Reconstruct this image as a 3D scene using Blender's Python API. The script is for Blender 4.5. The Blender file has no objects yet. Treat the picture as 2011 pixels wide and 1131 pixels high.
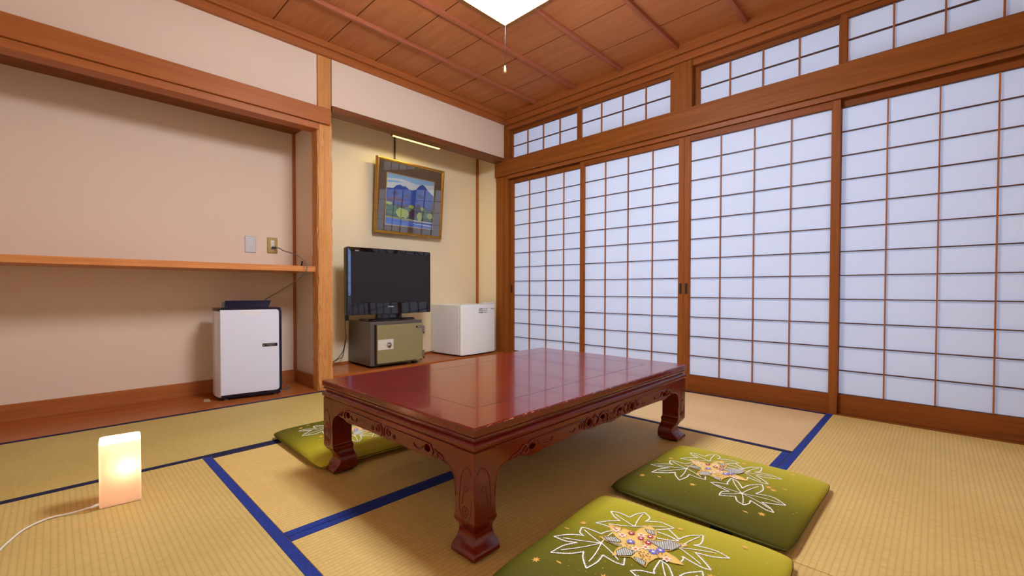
import bpy, bmesh, math, random
from mathutils import Vector, Matrix, noise
from mathutils.geometry import delaunay_2d_cdt
random.seed(7)
PI = math.pi
S = bpy.context.scene
COL = S.collection

# ------------------------------------------------------------------ camera
CAM = (-3.2, -3.194, .7327); YAW, PITCH, ROLL = .7666, -.0167, .0018
cd = bpy.data.cameras.new('camera'); cam = bpy.data.objects.new('camera', cd); COL.objects.link(cam)
F = Vector((math.cos(YAW)*math.cos(PITCH), math.sin(YAW)*math.cos(PITCH), math.sin(PITCH)))
R_ = Vector((math.sin(YAW), -math.cos(YAW), 0)); U_ = R_.cross(F)
R2 = R_*math.cos(ROLL)+U_*math.sin(ROLL); U2 = -R_*math.sin(ROLL)+U_*math.cos(ROLL)
M = Matrix((R2, U2, -F)).transposed().to_4x4(); M.translation = CAM
cam.matrix_world = M
cd.sensor_width = 36; cd.lens = 36*866/2011; cd.shift_y = 18.3/2011; cd.clip_start = .02
S.camera = cam

# ------------------------------------------------------------------ world, daylight, exposure
w = bpy.data.worlds.new('world'); S.world = w; w.use_nodes = True
bg = w.node_tree.nodes['Background']; bg.inputs[0].default_value = (.50, .68, 1, 1); bg.inputs[1].default_value = 1.95
S.view_settings.view_transform = 'Standard'; S.view_settings.look = 'None'
S.view_settings.gamma = 1; S.view_settings.use_curve_mapping = False; S.view_settings.exposure = 0.36
LAMP = 43.0; SIDE = 1.08       # ceiling lamp diffuser brightness; SIDE is the ratio for added unseen glowing sides

# ------------------------------------------------------------------ tagging and mesh helpers
def tag(o, label=None, cat=None, group=None, kind=None):
    if label: o['label'] = label
    if cat: o['category'] = cat
    if group: o['group'] = group
    if kind: o['kind'] = kind
    return o
def empty(name, loc, rz=0, label=None, cat=None, group=None, kind=None):
    o = bpy.data.objects.new(name, None); COL.objects.link(o); o.location = loc; o.rotation_euler = (0, 0, rz)
    o.empty_display_size = .05
    return tag(o, label, cat, group, kind)
class MB:
    def __init__(s): s.v = []; s.f = []; s.m = []; s.sm = []
    def add(s, v, f, m=0, smooth=False):
        n = len(s.v); s.v += [tuple(p) for p in v]
        for q in f: s.f.append([n+i for i in q]); s.m.append(m); s.sm.append(smooth)
        return s
    def box(s, x0, x1, y0, y1, z0, z1, b=0, m=0):
        if b <= 0:
            v = [(x, y, z) for z in (z0, z1) for y in (y0, y1) for x in (x0, x1)]
            return s.add(v, [(0,2,3,1),(4,5,7,6),(0,1,5,4),(2,6,7,3),(0,4,6,2),(1,3,7,5)], m)
        bm = bmesh.new(); bmesh.ops.create_cube(bm, size=1)
        for q in bm.verts: q.co = ((x0+x1)/2+q.co.x*(x1-x0), (y0+y1)/2+q.co.y*(y1-y0), (z0+z1)/2+q.co.z*(z1-z0))
        bmesh.ops.bevel(bm, geom=bm.edges[:], offset=b, segments=2, affect='EDGES', profile=.5)
        return s.bm(bm, m)
    def bm(s, bm, m=0, smooth=False):
        bm.verts.index_update()
        s.add([q.co[:] for q in bm.verts], [[q.index for q in f.verts] for f in bm.faces], m, smooth); bm.free(); return s
    def tube(s, pts, r, n=8, m=0, closed=False, smooth=True):
        pts = [Vector(p) for p in pts]; N = len(pts); vs = []; up = None
        for i, p in enumerate(pts):
            a = pts[i-1] if (i or closed) else p; b = pts[(i+1) % N] if (i < N-1 or closed) else p
            t = (b-a).normalized()
            if up is None:
                up = Vector((0, 0, 1)) if abs(t.z) < .9 else Vector((1, 0, 0))
            sd = t.cross(up).normalized(); up = sd.cross(t).normalized()
            rr = r[i] if isinstance(r, (list, tuple)) else r
            vs += [p+(sd*math.cos(2*PI*k/n)+up*math.sin(2*PI*k/n))*rr for k in range(n)]
        fs = []
        for i in range(N if closed else N-1):
            j = (i+1) % N
            for k in range(n):
                l = (k+1) % n; fs.append((i*n+k, i*n+l, j*n+l, j*n+k))
        if not closed: fs += [tuple(range(n))[::-1], tuple((N-1)*n+k for k in range(n))]
        return s.add(vs, fs, m, smooth)
    def lathe(s, prof, c=(0, 0, 0), axis='z', n=32, m=0, smooth=True):
        vs = []; fs = []
        for r, h in prof:
            for k in range(n):
                a = 2*PI*k/n; x, y = r*math.cos(a), r*math.sin(a)
                q = {'z': (x, y, h), 'y': (x, h, y), 'x': (h, x, y)}[axis]
                vs.append((q[0]+c[0], q[1]+c[1], q[2]+c[2]))
        for i in range(len(prof)-1):
            for k in range(n):
                l = (k+1) % n; fs.append((i*n+k, i*n+l, (i+1)*n+l, (i+1)*n+k))
        fs += [tuple(range(n))[::-1], tuple((len(prof)-1)*n+k for k in range(n))]
        return s.add(vs, fs, m, smooth)
    def loft(s, rings, m=0, cap=True, smooth=False):
        n = len(rings[0]); vs = [p for r in rings for p in r]; fs = []
        for i in range(len(rings)-1):
            for k in range(n):
                l = (k+1) % n; fs.append((i*n+k, i*n+l, (i+1)*n+l, (i+1)*n+k))
        if cap: fs += [tuple(range(n))[::-1], tuple((len(rings)-1)*n+k for k in range(n))]
        return s.add(vs, fs, m, smooth)
    def build(s, name, mats, parent=None, **kw):
        me = bpy.data.meshes.new(name); me.from_pydata(s.v, [], s.f)
        for mt in (mats if isinstance(mats, (list, tuple)) else [mats]): me.materials.append(mt)
        for p, i, k in zip(me.polygons, s.m, s.sm): p.material_index = i; p.use_smooth = k
        me.validate(); me.update()
        b = bmesh.new(); b.from_mesh(me); bmesh.ops.recalc_face_normals(b, faces=b.faces[:]); b.to_mesh(me); b.free()
        o = bpy.data.objects.new(name, me); COL.objects.link(o)
        if parent: o.parent = parent
        return tag(o, kw.get('label'), kw.get('cat'), kw.get('group'), kw.get('kind'))
def box(name, mat, dims, b=0, parent=None, **kw): return MB().box(*dims, b=b).build(name, mat, parent, **kw)
def struct(name, mat, dims, label, b=0, parent=None): return MB().box(*dims, b=b).build(name, mat, parent, label=label, kind='structure')
def rrect(w, h, r, n=6, cx=0, cy=0, corners=(1, 1, 1, 1)):
    out = []
    for k, (sx, sy, a0) in enumerate(((1, 1, 0), (-1, 1, PI/2), (-1, -1, PI), (1, -1, 1.5*PI))):
        rr = r if corners[k] else .0005
        for i in range(n+1):
            a = a0+PI/2*i/n
            out.append((cx+sx*(w/2-rr)+rr*math.cos(a), cy+sy*(h/2-rr)+rr*math.sin(a)))
    return out
def catmull(pts, n=6, closed=False):
    pts = [Vector(p) for p in pts]; N = len(pts); out = []
    for i in range(N if closed else N-1):
        p0 = pts[i-1] if (i or closed) else pts[0]; p1 = pts[i]; p2 = pts[(i+1) % N]; p3 = pts[(i+2) % N] if (closed or i+2 < N) else pts[-1]
        for k in range(n):
            t = k/n; out.append(.5*((2*p1)+(p2-p0)*t+(2*p0-5*p1+4*p2-p3)*t*t+(3*p1-p0-3*p2+p3)*t**3))
    if not closed: out.append(pts[-1])
    return out
def curve_mesh(splines, extrude, bevel, name='tmp'):
    """filled 2D curve with holes, extruded and bevelled, as verts and faces"""
    c = bpy.data.curves.new(name, 'CURVE'); c.dimensions = '2D'; c.fill_mode = 'BOTH'; c.extrude = extrude; c.bevel_depth = bevel; c.bevel_resolution = 1
    for sp in splines:
        q = c.splines.new('POLY'); q.points.add(len(sp)-1); q.use_cyclic_u = True
        for p, co in zip(q.points, sp): p.co = (co[0], co[1], 0, 1)
    return _grab(bpy.data.objects.new(name, c))
def text_mesh(body, size, extrude=.0004, spacing=1.0):
    c = bpy.data.curves.new('text', 'FONT'); c.body = body; c.size = size; c.extrude = extrude; c.align_x = 'CENTER'; c.align_y = 'CENTER'; c.space_character = spacing
    return _grab(bpy.data.objects.new('text', c))
def _grab(o):
    COL.objects.link(o); dg = bpy.context.evaluated_depsgraph_get(); dg.update()
    me = bpy.data.meshes.new_from_object(o.evaluated_get(dg))
    v = [q.co.copy() for q in me.vertices]; f = [list(p.vertices) for p in me.polygons]
    d = o.data; bpy.data.objects.remove(o); bpy.data.curves.remove(d); bpy.data.meshes.remove(me)
    return v, f
def onto_front(vf, x, y, z, sx=1):       # curve plane (u, v) put upright, facing -y
    v, f = vf
    return [(x+p.x*sx, y-p.z, z+p.y) for p in v], f

# ------------------------------------------------------------------ materials
def lin(c):
    return tuple(((x/255)/12.92 if x/255 <= .04045 else ((x/255+.055)/1.055)**2.4) for x in c)+(1,)
def mat(name, col, rough=.5, metal=0, coat=0, emit=None, es=0, spec=.5):
    m = bpy.data.materials.new(name); m.use_nodes = True; b = m.node_tree.nodes['Principled BSDF']
    b.inputs['Base Color'].default_value = lin(col); b.inputs['Roughness'].default_value = rough; b.inputs['Metallic'].default_value = metal
    b.inputs['Coat Weight'].default_value = coat; b.inputs['Coat Roughness'].default_value = .04; b.inputs['Specular IOR Level'].default_value = spec
    if emit: b.inputs['Emission Color'].default_value = lin(emit); b.inputs['Emission Strength'].default_value = es
    return m
class NT:
    def __init__(s, m): s.t = m.node_tree; s.b = s.t.nodes['Principled BSDF']
    def n(s, typ, **kw):
        q = s.t.nodes.new(typ)
        for k, v in kw.items():
            if k.startswith('_'): setattr(q, k[1:], v)
            else: q.inputs[k.replace('_', ' ')].default_value = v
        return q
    def l(s, a, b): s.t.links.new(a, b)
    def coord(s, scale, rot=(0, 0, 0), kind='Object'):
        c = s.n('ShaderNodeTexCoord'); mp = s.n('ShaderNodeMapping'); mp.inputs['Scale'].default_value = scale; mp.inputs['Rotation'].default_value = rot
        s.l(c.outputs[kind], mp.inputs['Vector']); return mp.outputs['Vector']
    def ramp(s, fac, stops):
        r = s.n('ShaderNodeValToRGB'); e = r.color_ramp.elements
        e[0].position, e[0].color = stops[0][0], lin(stops[0][1]); e[1].position, e[1].color = stops[-1][0], lin(stops[-1][1])
        for p, c in stops[1:-1]: q = e.new(p); q.color = lin(c)
        s.l(fac, r.inputs['Fac']); return r.outputs['Color']
    def math(s, op, a, b=None, c=None):
        q = s.n('ShaderNodeMath', _operation=op)
        for i, x in enumerate((a, b, c)):
            if x is None: continue
            if isinstance(x, (int, float)): q.inputs[i].default_value = x
            else: s.l(x, q.inputs[i])
        return q.outputs[0]
    def mix(s, fac, a, b, blend='MIX'):
        q = s.n('ShaderNodeMix', _data_type='RGBA', _blend_type=blend)
        for sock, x in ((q.inputs[0], fac), (q.inputs[6], a), (q.inputs[7], b)):
            if isinstance(x, (int, float)): sock.default_value = x
            elif isinstance(x, tuple): sock.default_value = x
            else: s.l(x, sock)
        return q.outputs[2]
    def bump(s, h, strength, dist=.001):
        q = s.n('ShaderNodeBump'); q.inputs['Strength'].default_value = strength; q.inputs['Distance'].default_value = dist
        s.l(h, q.inputs['Height']); s.l(q.outputs[0], s.b.inputs['Normal'])
WOODS = {}
def wood(axis, c1=(160, 92, 46), c2=(180, 108, 58), rough=.42, fig=.2, key=None, coat=0.0, streak=45):
    k = (axis, c1, c2, rough, fig, coat, streak)
    if k in WOODS: return WOODS[k]
    m = mat('wood_%s_%d' % (axis, len(WOODS)), c2, rough, coat=coat, spec=.2); t = NT(m)
    sc = {'x': (1.2, streak, streak), 'y': (streak, 1.2, streak), 'z': (streak, streak, 1.2)}[axis]
    sb = {'x': (.7, 6, 6), 'y': (6, .7, 6), 'z': (6, 6, .7)}[axis]
    n1 = t.n('ShaderNodeTexNoise', Scale=1.0, Detail=4.0, Roughness=.6); t.l(t.coord(sc), n1.inputs['Vector'])
    n2 = t.n('ShaderNodeTexNoise', Scale=1.0, Detail=3.0, Roughness=.5, Distortion=.6); t.l(t.coord(sb), n2.inputs['Vector'])
    ring = t.math('SINE', t.math('MULTIPLY', n2.outputs[0], 55.0))
    f = t.math('ADD', t.math('MULTIPLY', n1.outputs[0], 1-fig*.5), t.math('MULTIPLY', t.math('MULTIPLY_ADD', ring, .5, .5), fig*.5))
    t.l(t.ramp(f, [(.3, c1), (.7, c2)]), t.b.inputs['Base Color'])
    t.bump(n1.outputs[0], .08, .002)
    WOODS[k] = m; return m
WX, WY, WZ = wood('x'), wood('y'), wood('z')
SH = dict(c1=(122, 66, 20), c2=(146, 84, 30), rough=.5)
SX, SY, SZ = wood('x', **SH), wood('y', **SH), wood('z', **SH)
BLACK = mat('black_plastic', (22, 20, 22), .35)
CHROME = mat('chrome', (205, 205, 210), .18, 1)
WHITE_PL = mat('white_plastic', (226, 226, 224), .3)

def plaster(name, col):
    m = mat(name, col, .9, spec=.2); t = NT(m)
    n = t.n('ShaderNodeTexNoise', Scale=260.0, Detail=3.0); t.l(t.coord((1, 1, 1)), n.inputs['Vector'])
    n2 = t.n('ShaderNodeTexNoise', Scale=1.3, Detail=2.0); t.l(t.coord((1, 1, 1)), n2.inputs['Vector'])
    c = lin(col); d = tuple(x*.94 for x in c[:3])+(1,)
    t.l(t.mix(n2.outputs[0], c, d), t.b.inputs['Base Color']); t.bump(n.outputs[0], .12, .0006); return m
PLASTER = plaster('beige_plaster', (232, 212, 192)); PLASTER2 = plaster('cream_plaster', (236, 220, 188))

# ------------------------------------------------------------------ room shell
struct('floor', WX, (-3.75, 1.5, -3.75, .62, -.12, -.055), 'wooden subfloor under the tatami')
# ceiling: lapped boards running along the battens' cross direction
CEILM = wood('y', (172, 106, 62), (190, 122, 74), .5, .25, streak=20)
mb = MB()
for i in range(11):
    x1 = .36-.364*i; mb.box(x1-.364+.0035, x1-.0035, -3.7, .03, 2.500, 2.512); mb.box(x1-.0035, x1+.0035, -3.7, .03, 2.5004, 2.512, m=1)  # thin dark strips stand in for the shade in the board gaps
mb.box(-3.75, .2, -3.75, .6, 2.52, 2.56)
ceil = mb.build('ceiling', [CEILM, mat('joint_shade', (84, 44, 22), .8, spec=.1)], label='reddish lapped board ceiling', kind='structure')
for k in range(1, 8):
    MB().box(-3.64, -.03, -.455*k-.014, -.455*k+.014, 2.474, 2.503, b=.004).build('batten', wood('x', (150, 84, 58), (178, 106, 76)), ceil)
# plaster walls
struct('wall_left', PLASTER, (-3.72, -3.64, -3.72, .55, -.055, 2.52), 'beige plaster wall on the left, behind the alcove end')
struct('wall_front', PLASTER, (-3.72, .12, -3.76, -3.68, -.055, 2.52), 'beige plaster wall behind the viewer')
mb = MB()
mb.box(-3.64, -1.80, .5, .55, -.055, 2.52)                    # back of the shelf alcove
mb.box(-1.86, -1.80, .10, .5, -.055, 2.52)                     # cheek wall between alcove and tokonoma
mb.box(-3.64, -1.885, .012, .06, 1.925, 2.46)                 # upper wall above the long lintel
mb.build('wall_back', PLASTER, label='beige plaster wall of the shelf alcove and above its lintel', kind='structure')
mb = MB()
mb.box(-1.80, .10, .47, .52, 0, 2.52)
mb.box(.052, .10, .105, .47, 0, 2.52)
mb.build('wall_tokonoma', PLASTER2, label='cream plaster wall of the picture niche', kind='structure')
struct('wall_niche_upper', PLASTER, (-1.78, -.002, .002, .06, 2.07, 2.46), 'beige plaster wall above the niche beam')
struct('trim_1', WZ, (-1.879, -1.858, .484, .502, 0, 1.96), 'thin brown corner strip in the shelf alcove', parent=None)
struct('trim_2', WZ, (.030, .054, .450, .472, .09, 2.3), 'thin brown corner strip in the picture niche')
struct('trim_3', wood('x', (110, 60, 32), (146, 84, 46)), (-3.64, -1.86, .06, .5, 1.962, 1.985), 'dark wooden soffit over the shelf alcove')
struct('trim_4', PLASTER2, (-1.78, .05, .06, .47, 2.30, 2.32), 'plaster soffit over the picture niche')
struct('baseboard_back', WX, (-3.64, -1.86, .486, .5, 0, .095), 'brown baseboard along the back of the shelf alcove', b=.002)
struct('baseboard_side', WY, (-1.874, -1.86, .105, .486, 0, .095), 'brown baseboard on the cheek wall of the alcove', b=.002)
struct('baseboard_tokonoma', WX, (-1.78, .052, .462, .47, .098, .116), 'thin brown baseboard at the back of the picture niche')
FLW = wood('x', (152, 80, 36), (174, 98, 46), .25, .12)
struct('trim_5', FLW, (-3.64, -1.862, .004, .5, -.055, .0015), 'brown board floor of the shelf alcove', b=.002)
struct('trim_6', FLW, (-1.78, .052, .002, .462, .062, .098), 'raised board floor of the picture niche', b=.003)
struct('trim_7', WX, (-1.78, .0, .012, .04, -.055, .062), 'wooden riser under the raised niche floor')
# lintels over the alcove and the niche
struct('trim_8', WX, (-3.64, -1.80, -.022, .012, 1.921, 2.036), 'broad wooden lintel rail over the shelf alcove', b=.003)
struct('trim_9', WX, (-3.64, -1.872, -.004, .10, 1.876, 1.9205), 'wooden head rail under the broad lintel over the alcove', b=.002)
struct('trim_10', wood('x', (106, 60, 32), (132, 80, 46)), (-1.78, -.002, -.003, .108, 2.029, 2.0735), 'wooden drop beam over the picture niche', b=.002)
# ceiling cornices
mb = MB(); mb.box(-3.64, .05, -.020, .012, 2.408, 2.458, b=.002); mb.box(-3.64, .05, -.044, .012, 2.4585, 2.505, b=.003)
mb.build('trim_11', WX, label='stepped wooden cornice above the back wall', kind='structure')
mb = MB(); mb.box(-.034, .06, -3.64, -.045, 2.386, 2.436, b=.003); mb.box(-.052, .06, -3.64, -.045, 2.4365, 2.505, b=.003); mb.box(-.006, .06, -3.64, -.06, 2.345, 2.3855, b=.002)
mb.build('trim_12', wood('y', (138, 76, 34), (160, 92, 46)), label='stepped wooden cornice above the paper windows', kind='structure')
mb = MB(); mb.box(-3.64, -3.60, -3.64, -.045, 2.44, 2.505, b=.003); mb.box(-3.60, -.06, -3.68, -3.62, 2.44, 2.505, b=.003)
mb.build('trim_13', SY, label='wooden cornice on the two walls nearest the viewer', kind='structure')
# carved main pillar: hand adzed below the lintel, plain above
def pillar():
    cx, cy, h = -1.8325, .0525, .0525; nz, ns = 520, 40; per = []
    for s in range(4):
        for k in range(ns):
            t = -1+2*k/ns; p = [(t, -1), (1, t), (-t, 1), (-1, -t)][s]
            x, y = p; L = (abs(x)**14+abs(y)**14)**(1/14); per.append((x/L, y/L))
    rings = []
    for j in range(nz+1):
        z = 2.41*j/nz; ring = []
        fade = 1 if z < 1.9 else max(0, 1-(z-1.9)/.05)
        for (x, y) in per:
            px, py = x*h, y*h
            q = Vector((px*85, py*85, z*11+.5*math.sin(z*3))); a = noise.noise(q); b = noise.noise(Vector((px*190+7, py*190, z*22)))
            ridge = 1-abs(a)*2.4; d = (.0056*ridge+.0016*b)*fade+.0001*b
            ring.append((cx+px*(1+(d-.003)/h), cy+py*(1+(d-.003)/h), z))
        rings.append(ring)
    MB().loft(rings, smooth=True).build('trim_14', wood('z', (192, 130, 74), (214, 154, 92), .40, .15), label='adze-carved wooden alcove pillar with a rippled surface', kind='structure')
pillar()
# posts on the window side
mb = MB(); mb.box(-.012, .10, .002, .105, 0.098, 2.028, b=.003); mb.box(-.004, .10, -.056, .0015, -.05, 2.028, b=.002)
mb.box(.0, .10, -.062, .0, 2.03, 2.40, b=.002); mb.box(-.004, .10, 0.0005, .105, 2.0285, 2.40)
mb.build('trim_15', SZ, label='wooden corner post beside the paper doors', kind='structure')
struct('trim_16', SZ, (-.018, .10, -1.914, -1.778, 2.042, 2.386), 'wooden post between the two pairs of transom windows', b=.003)
mb = MB(); mb.box(-.036, .10, -3.68, -.003, 1.886, 2.0415, b=.003); mb.box(-.036, .10, -.003, .105, 1.886, 2.028, b=.002)
mb.build('trim_17', SY, label='broad wooden lintel rail above the paper doors', kind='structure')
mb = MB(); mb.box(-.016, -.002, -3.68, -.056, 1.852, 1.886, b=.001); mb.box(.0275, .0305, -3.68, -.056, 1.852, 1.886); mb.box(.060, .10, -3.68, -.056, 1.852, 1.886); mb.box(-.002, .06, -3.68, -.056, 1.876, 1.886)
mb.build('trim_18', wood('y', (120, 66, 30), (156, 90, 44)), label='grooved head rail the paper doors slide in', kind='structure')
struct('trim_19', SY, (-.008, .10, -3.68, -.056, -.055, .001), 'wooden sill the paper doors stand on', b=.002)
# veranda outside the paper doors
struct('floor_veranda', WY, (.10, 1.3, -4.2, .6, -.05, -.01), 'veranda boards outside the paper doors')
struct('ceiling_veranda', PLASTER, (.101, 1.3, -4.2, .6, 2.62, 2.66), 'veranda soffit outside the paper doors')
struct('wall_veranda', WZ, (.101, 1.3, .525, .6, -.01, 2.62), 'veranda end wall beyond the niche')
struct('wall_sky_blocker', WZ, (.101, 1.3, -3.86, -3.80, -.01, 2.62), 'added unseen wall dimming the right-hand paper door')  # added out of view to block sky light from the right-hand door

# ------------------------------------------------------------------ shoji doors and transoms
def paper_mat():
    m = bpy.data.materials.new('shoji_paper'); m.use_nodes = True; nt = m.node_tree; nt.nodes.clear()
    o = nt.nodes.new('ShaderNodeOutputMaterial'); tr = nt.nodes.new('ShaderNodeBsdfTranslucent'); df = nt.nodes.new('ShaderNodeBsdfDiffuse'); mx = nt.nodes.new('ShaderNodeMixShader')
    tr.inputs[0].default_value = (.80, .82, .86, 1); df.inputs[0].default_value = (.86, .86, .88, 1); mx.inputs[0].default_value = .62
    c = nt.nodes.new('ShaderNodeTexCoord'); n = nt.nodes.new('ShaderNodeTexNoise'); n.inputs['Scale'].default_value = 90; n.inputs['Detail'].default_value = 3
    b = nt.nodes.new('ShaderNodeBump'); b.inputs['Strength'].default_value = .05
    nt.links.new(c.outputs['Object'], n.inputs['Vector']); nt.links.new(n.outputs[0], b.inputs['Height']); nt.links.new(b.outputs[0], df.inputs['Normal'])
    nt.links.new(df.outputs[0], mx.inputs[1]); nt.links.new(tr.outputs[0], mx.inputs[2]); nt.links.new(mx.outputs[0], o.inputs[0]); return m
PAPER = paper_mat()
LATT_Y_SHADED, LATT_Z_LIT = wood('y', (74, 44, 26), (100, 62, 36)), wood('z', (150, 84, 38), (176, 104, 52))  # one wood in two tones: shaded crossbars and lit uprights painted in
RAIL = wood('y', (116, 60, 18), (138, 74, 26), .5); STILE = wood('z', (124, 66, 22), (148, 84, 32), .5)
def shoji(name, x, y1, wd, z0, z1, pz0, pz1, cols, rows, label, pull=None, st=.04, cell=None, bar=.0032):
    """x front face, y1 the end nearest the corner (the largest y)"""
    root = empty(name, (x, y1-wd/2, z0), label=label, kind='structure'); oy, oz = y1-wd/2, z0
    p0, p1 = -wd/2+st, wd/2-st
    for a, b in ((-wd/2, p0), (p1, wd/2)): MB().box(0, .028, a, b, 0, z1-z0, b=.0015).build('stile', STILE, root)
    for a, b in ((0, pz0-z0), (pz1-z0, z1-z0)): MB().box(.001, .027, p0+.0002, p1-.0002, a, b, b=.0015).build('rail', RAIL, root)
    g = MB(); H = pz1-pz0
    for i in range(1, cols): y = p0+(p1-p0)*i/cols; g.box(.006, .020, y-bar, y+bar, pz0-z0, pz1-z0)
    g.box(.006, .02, p0, p0+.004, pz0-z0, pz1-z0); g.box(.006, .02, p1-.004, p1, pz0-z0, pz1-z0)
    g2 = MB()
    for j in range(1, rows): z = pz0-z0+H*j/rows; g2.box(.0075, .0195, p0, p1, z-bar*.9, z+bar*.9)
    g2.box(.006, .02, p0, p1, pz0-z0, pz0-z0+.003); g2.box(.006, .02, p0, p1, pz1-z0-.003, pz1-z0)
    g.v += g2.v; n0 = len(g.v)-len(g2.v)
    for q, mm, ss in zip(g2.f, g2.m, g2.sm): g.f.append([i+n0 for i in q]); g.m.append(1); g.sm.append(ss)
    g.build('lattice', [LATT_Z_LIT, LATT_Y_SHADED], root)
    MB().box(.0205, .0212, p0-.005, p1+.005, pz0-z0-.005, pz1-z0+.005).build('paper', PAPER, root)
    if pull is not None:
        y = (wd/2-.020) if pull > 0 else (-wd/2+.020); h = MB()
        h.box(-.0012, .004, y-.010, y+.010, .705-z0, .785-z0, b=.001, m=0); h.box(-.0016, -.0005, y-.0045, y+.0045, .712-z0, .778-z0, m=1)
        h.build('finger_pull', [mat('pull_dark', (52, 32, 24), .4), mat('pull_black', (14, 10, 10), .6)], root)
    return root
Zt, PZ0, PZ1 = 1.872, .117, 1.808
shoji('door_1', .030, -.058, .918, .002, Zt, PZ0, PZ1+.002, 4, 12, 'sliding paper door beside the corner post, rear track', pull=1)
shoji('door_2', 0, -.9355, .920, .002, Zt, PZ0, PZ1, 4, 12, 'sliding paper door left of the centre meeting stiles, front track', pull=-1)
d3 = shoji('door_3', 0, -1.8565, .920, .002, Zt, PZ0, PZ1, 4, 12, 'sliding paper door right of the centre meeting stiles, with a small tear in its paper', pull=1)
shoji('door_4', .030, -2.735, .920, .002, Zt, PZ0, PZ1+.002, 4, 12, 'sliding paper door at the right end, rear track', pull=-1)
g = MB(); fl = lambda pts: [(-.0+.0198, y+1.8565+.46, z-.002) for y, z in pts]
g.tube(fl([(-1.905, .592), (-1.910, .580), (-1.918, .574), (-1.914, .55), (-1.922, .53), (-1.934, .505), (-1.945, .490)]), .0007, 5)
g.tube(fl([(-1.935, .588), (-1.944, .584), (-1.955, .578), (-1.966, .570), (-1.975, .562)]), .0014, 5); g.tube(fl([(-1.952, .590), (-1.949, .583)]), .0011, 5)
g.build('tear_crease', mat('torn_paper', (240, 240, 245), .9), d3)
for nm, x, y1, wd, lb in (('window_1', .034, -.050, .858, 'paper transom window nearest the room corner'),
                        ('window_2', .002, -.908, .870, 'paper transom window just left of the transom post'),
                        ('window_3', .034, -1.914, .880, 'paper transom window just right of the transom post'),
                        ('window_4', .002, -2.770, .880, 'paper transom window at the right end, overlapping its neighbour')):
    shoji(nm, x, y1, wd, 2.0425, 2.343, 2.058, 2.313, 4, 2, lb, st=.032, bar=.0042)

# ------------------------------------------------------------------ tatami
def tatami_mat(name, axis, c1, c2):
    m = mat(name, c2, .62, spec=.35); t = NT(m); a = axis == 'x'
    vec = t.coord((1, 1, 1)); sep = t.n('ShaderNodeSeparateXYZ'); t.l(vec, sep.inputs[0])
    u, v = (sep.outputs[0], sep.outputs[1]) if a else (sep.outputs[1], sep.outputs[0])       # u along the mat, v across
    rib = t.math('ABSOLUTE', t.math('SINE', t.math('MULTIPLY', v, PI/.0152)))
    row = t.math('FLOOR', t.math('MULTIPLY', v, 1/.0152))
    nz = t.n('ShaderNodeTexNoise', Scale=1.0, Detail=2.0); t.l(t.coord((6, 500, 500) if not a else (500, 6, 500)), nz.inputs['Vector'])
    nl = t.n('ShaderNodeTexNoise', Scale=2.2, Detail=3.0); t.l(vec, nl.inputs['Vector'])
    cmb = t.n('ShaderNodeCombineXYZ'); t.l(t.math('MULTIPLY', u, 70.0), cmb.inputs[0]); t.l(t.math('MULTIPLY', row, 7.31), cmb.inputs[1])
    st = t.n('ShaderNodeTexNoise', Scale=1.0, Detail=1.0); t.l(cmb.outputs[0], st.inputs['Vector'])
    f = t.math('ADD', t.math('MULTIPLY', nz.outputs[0], .3), t.math('ADD', t.math('MULTIPLY', nl.outputs[0], .45), t.math('MULTIPLY', st.outputs[0], .3)))
    col = t.ramp(f, [(.38, c1), (.75, c2)])
    gr = t.math('POWER', rib, .25)
    t.l(t.mix(gr, tuple(x*.74 for x in lin(c1)[:3])+(1,), col), t.b.inputs['Base Color'])
    t.bump(t.math('ADD', gr, t.math('MULTIPLY', st.outputs[0], .25)), .5, .0012); return m
TXA = tatami_mat('tatami_sheen_olive_x', 'x', (182, 158, 88), (208, 184, 112)); TX = tatami_mat('tatami_x', 'x', (200, 166, 94), (224, 194, 122))  # weave-direction sheen is put into the mats' base colours
TY = tatami_mat('tatami_y', 'y', (186, 160, 92), (210, 185, 118)); TYB = tatami_mat('tatami_sheen_pink_y', 'y', (208, 172, 122), (230, 196, 146))  # pinkish tone stands in for rush sheen, painted into the mat
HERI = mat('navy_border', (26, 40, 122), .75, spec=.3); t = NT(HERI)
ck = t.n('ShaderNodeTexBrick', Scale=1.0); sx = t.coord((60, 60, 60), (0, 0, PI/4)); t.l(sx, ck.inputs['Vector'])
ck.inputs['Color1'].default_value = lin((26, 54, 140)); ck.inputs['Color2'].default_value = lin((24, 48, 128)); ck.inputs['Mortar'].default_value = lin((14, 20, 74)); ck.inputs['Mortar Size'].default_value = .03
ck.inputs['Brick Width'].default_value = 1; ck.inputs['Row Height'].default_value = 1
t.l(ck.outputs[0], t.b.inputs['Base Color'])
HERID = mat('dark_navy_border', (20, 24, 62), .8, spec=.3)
def tatami(x0, x1, y0, y1, axis, m, h, label):
    cx, cy = (x0+x1)/2, (y0+y1)/2; g = .0012; hw = .031
    r = empty('tatami_mat', (cx, cy, -.054), label=label, cat='tatami mat', group='tatami mats covering the floor')
    X0, X1, Y0, Y1 = x0-cx+g, x1-cx-g, y0-cy+g, y1-cy-g
    if axis == 'x':
        MB().box(X0, X1, Y0, Y1, 0, .054, b=.0012).build('woven_surface', m, r)
        hh = h if isinstance(h, tuple) else (h, h)
        for (a, b), h_ in zip(((Y0, Y0+hw), (Y1-hw, Y1)), hh): MB().box(X0, X1, a, b, .053, .0552, b=.0006).build('cloth_border', h_, r)
    else:
        MB().box(X0, X1, Y0, Y1, 0, .054, b=.0012).build('woven_surface', m, r)
        for a, b in ((X0, X0+hw), (X1-hw, X1)): MB().box(a, b, Y0, Y1, .053, .0552, b=.0006).build('cloth_border', h, r)
q = .91
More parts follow.
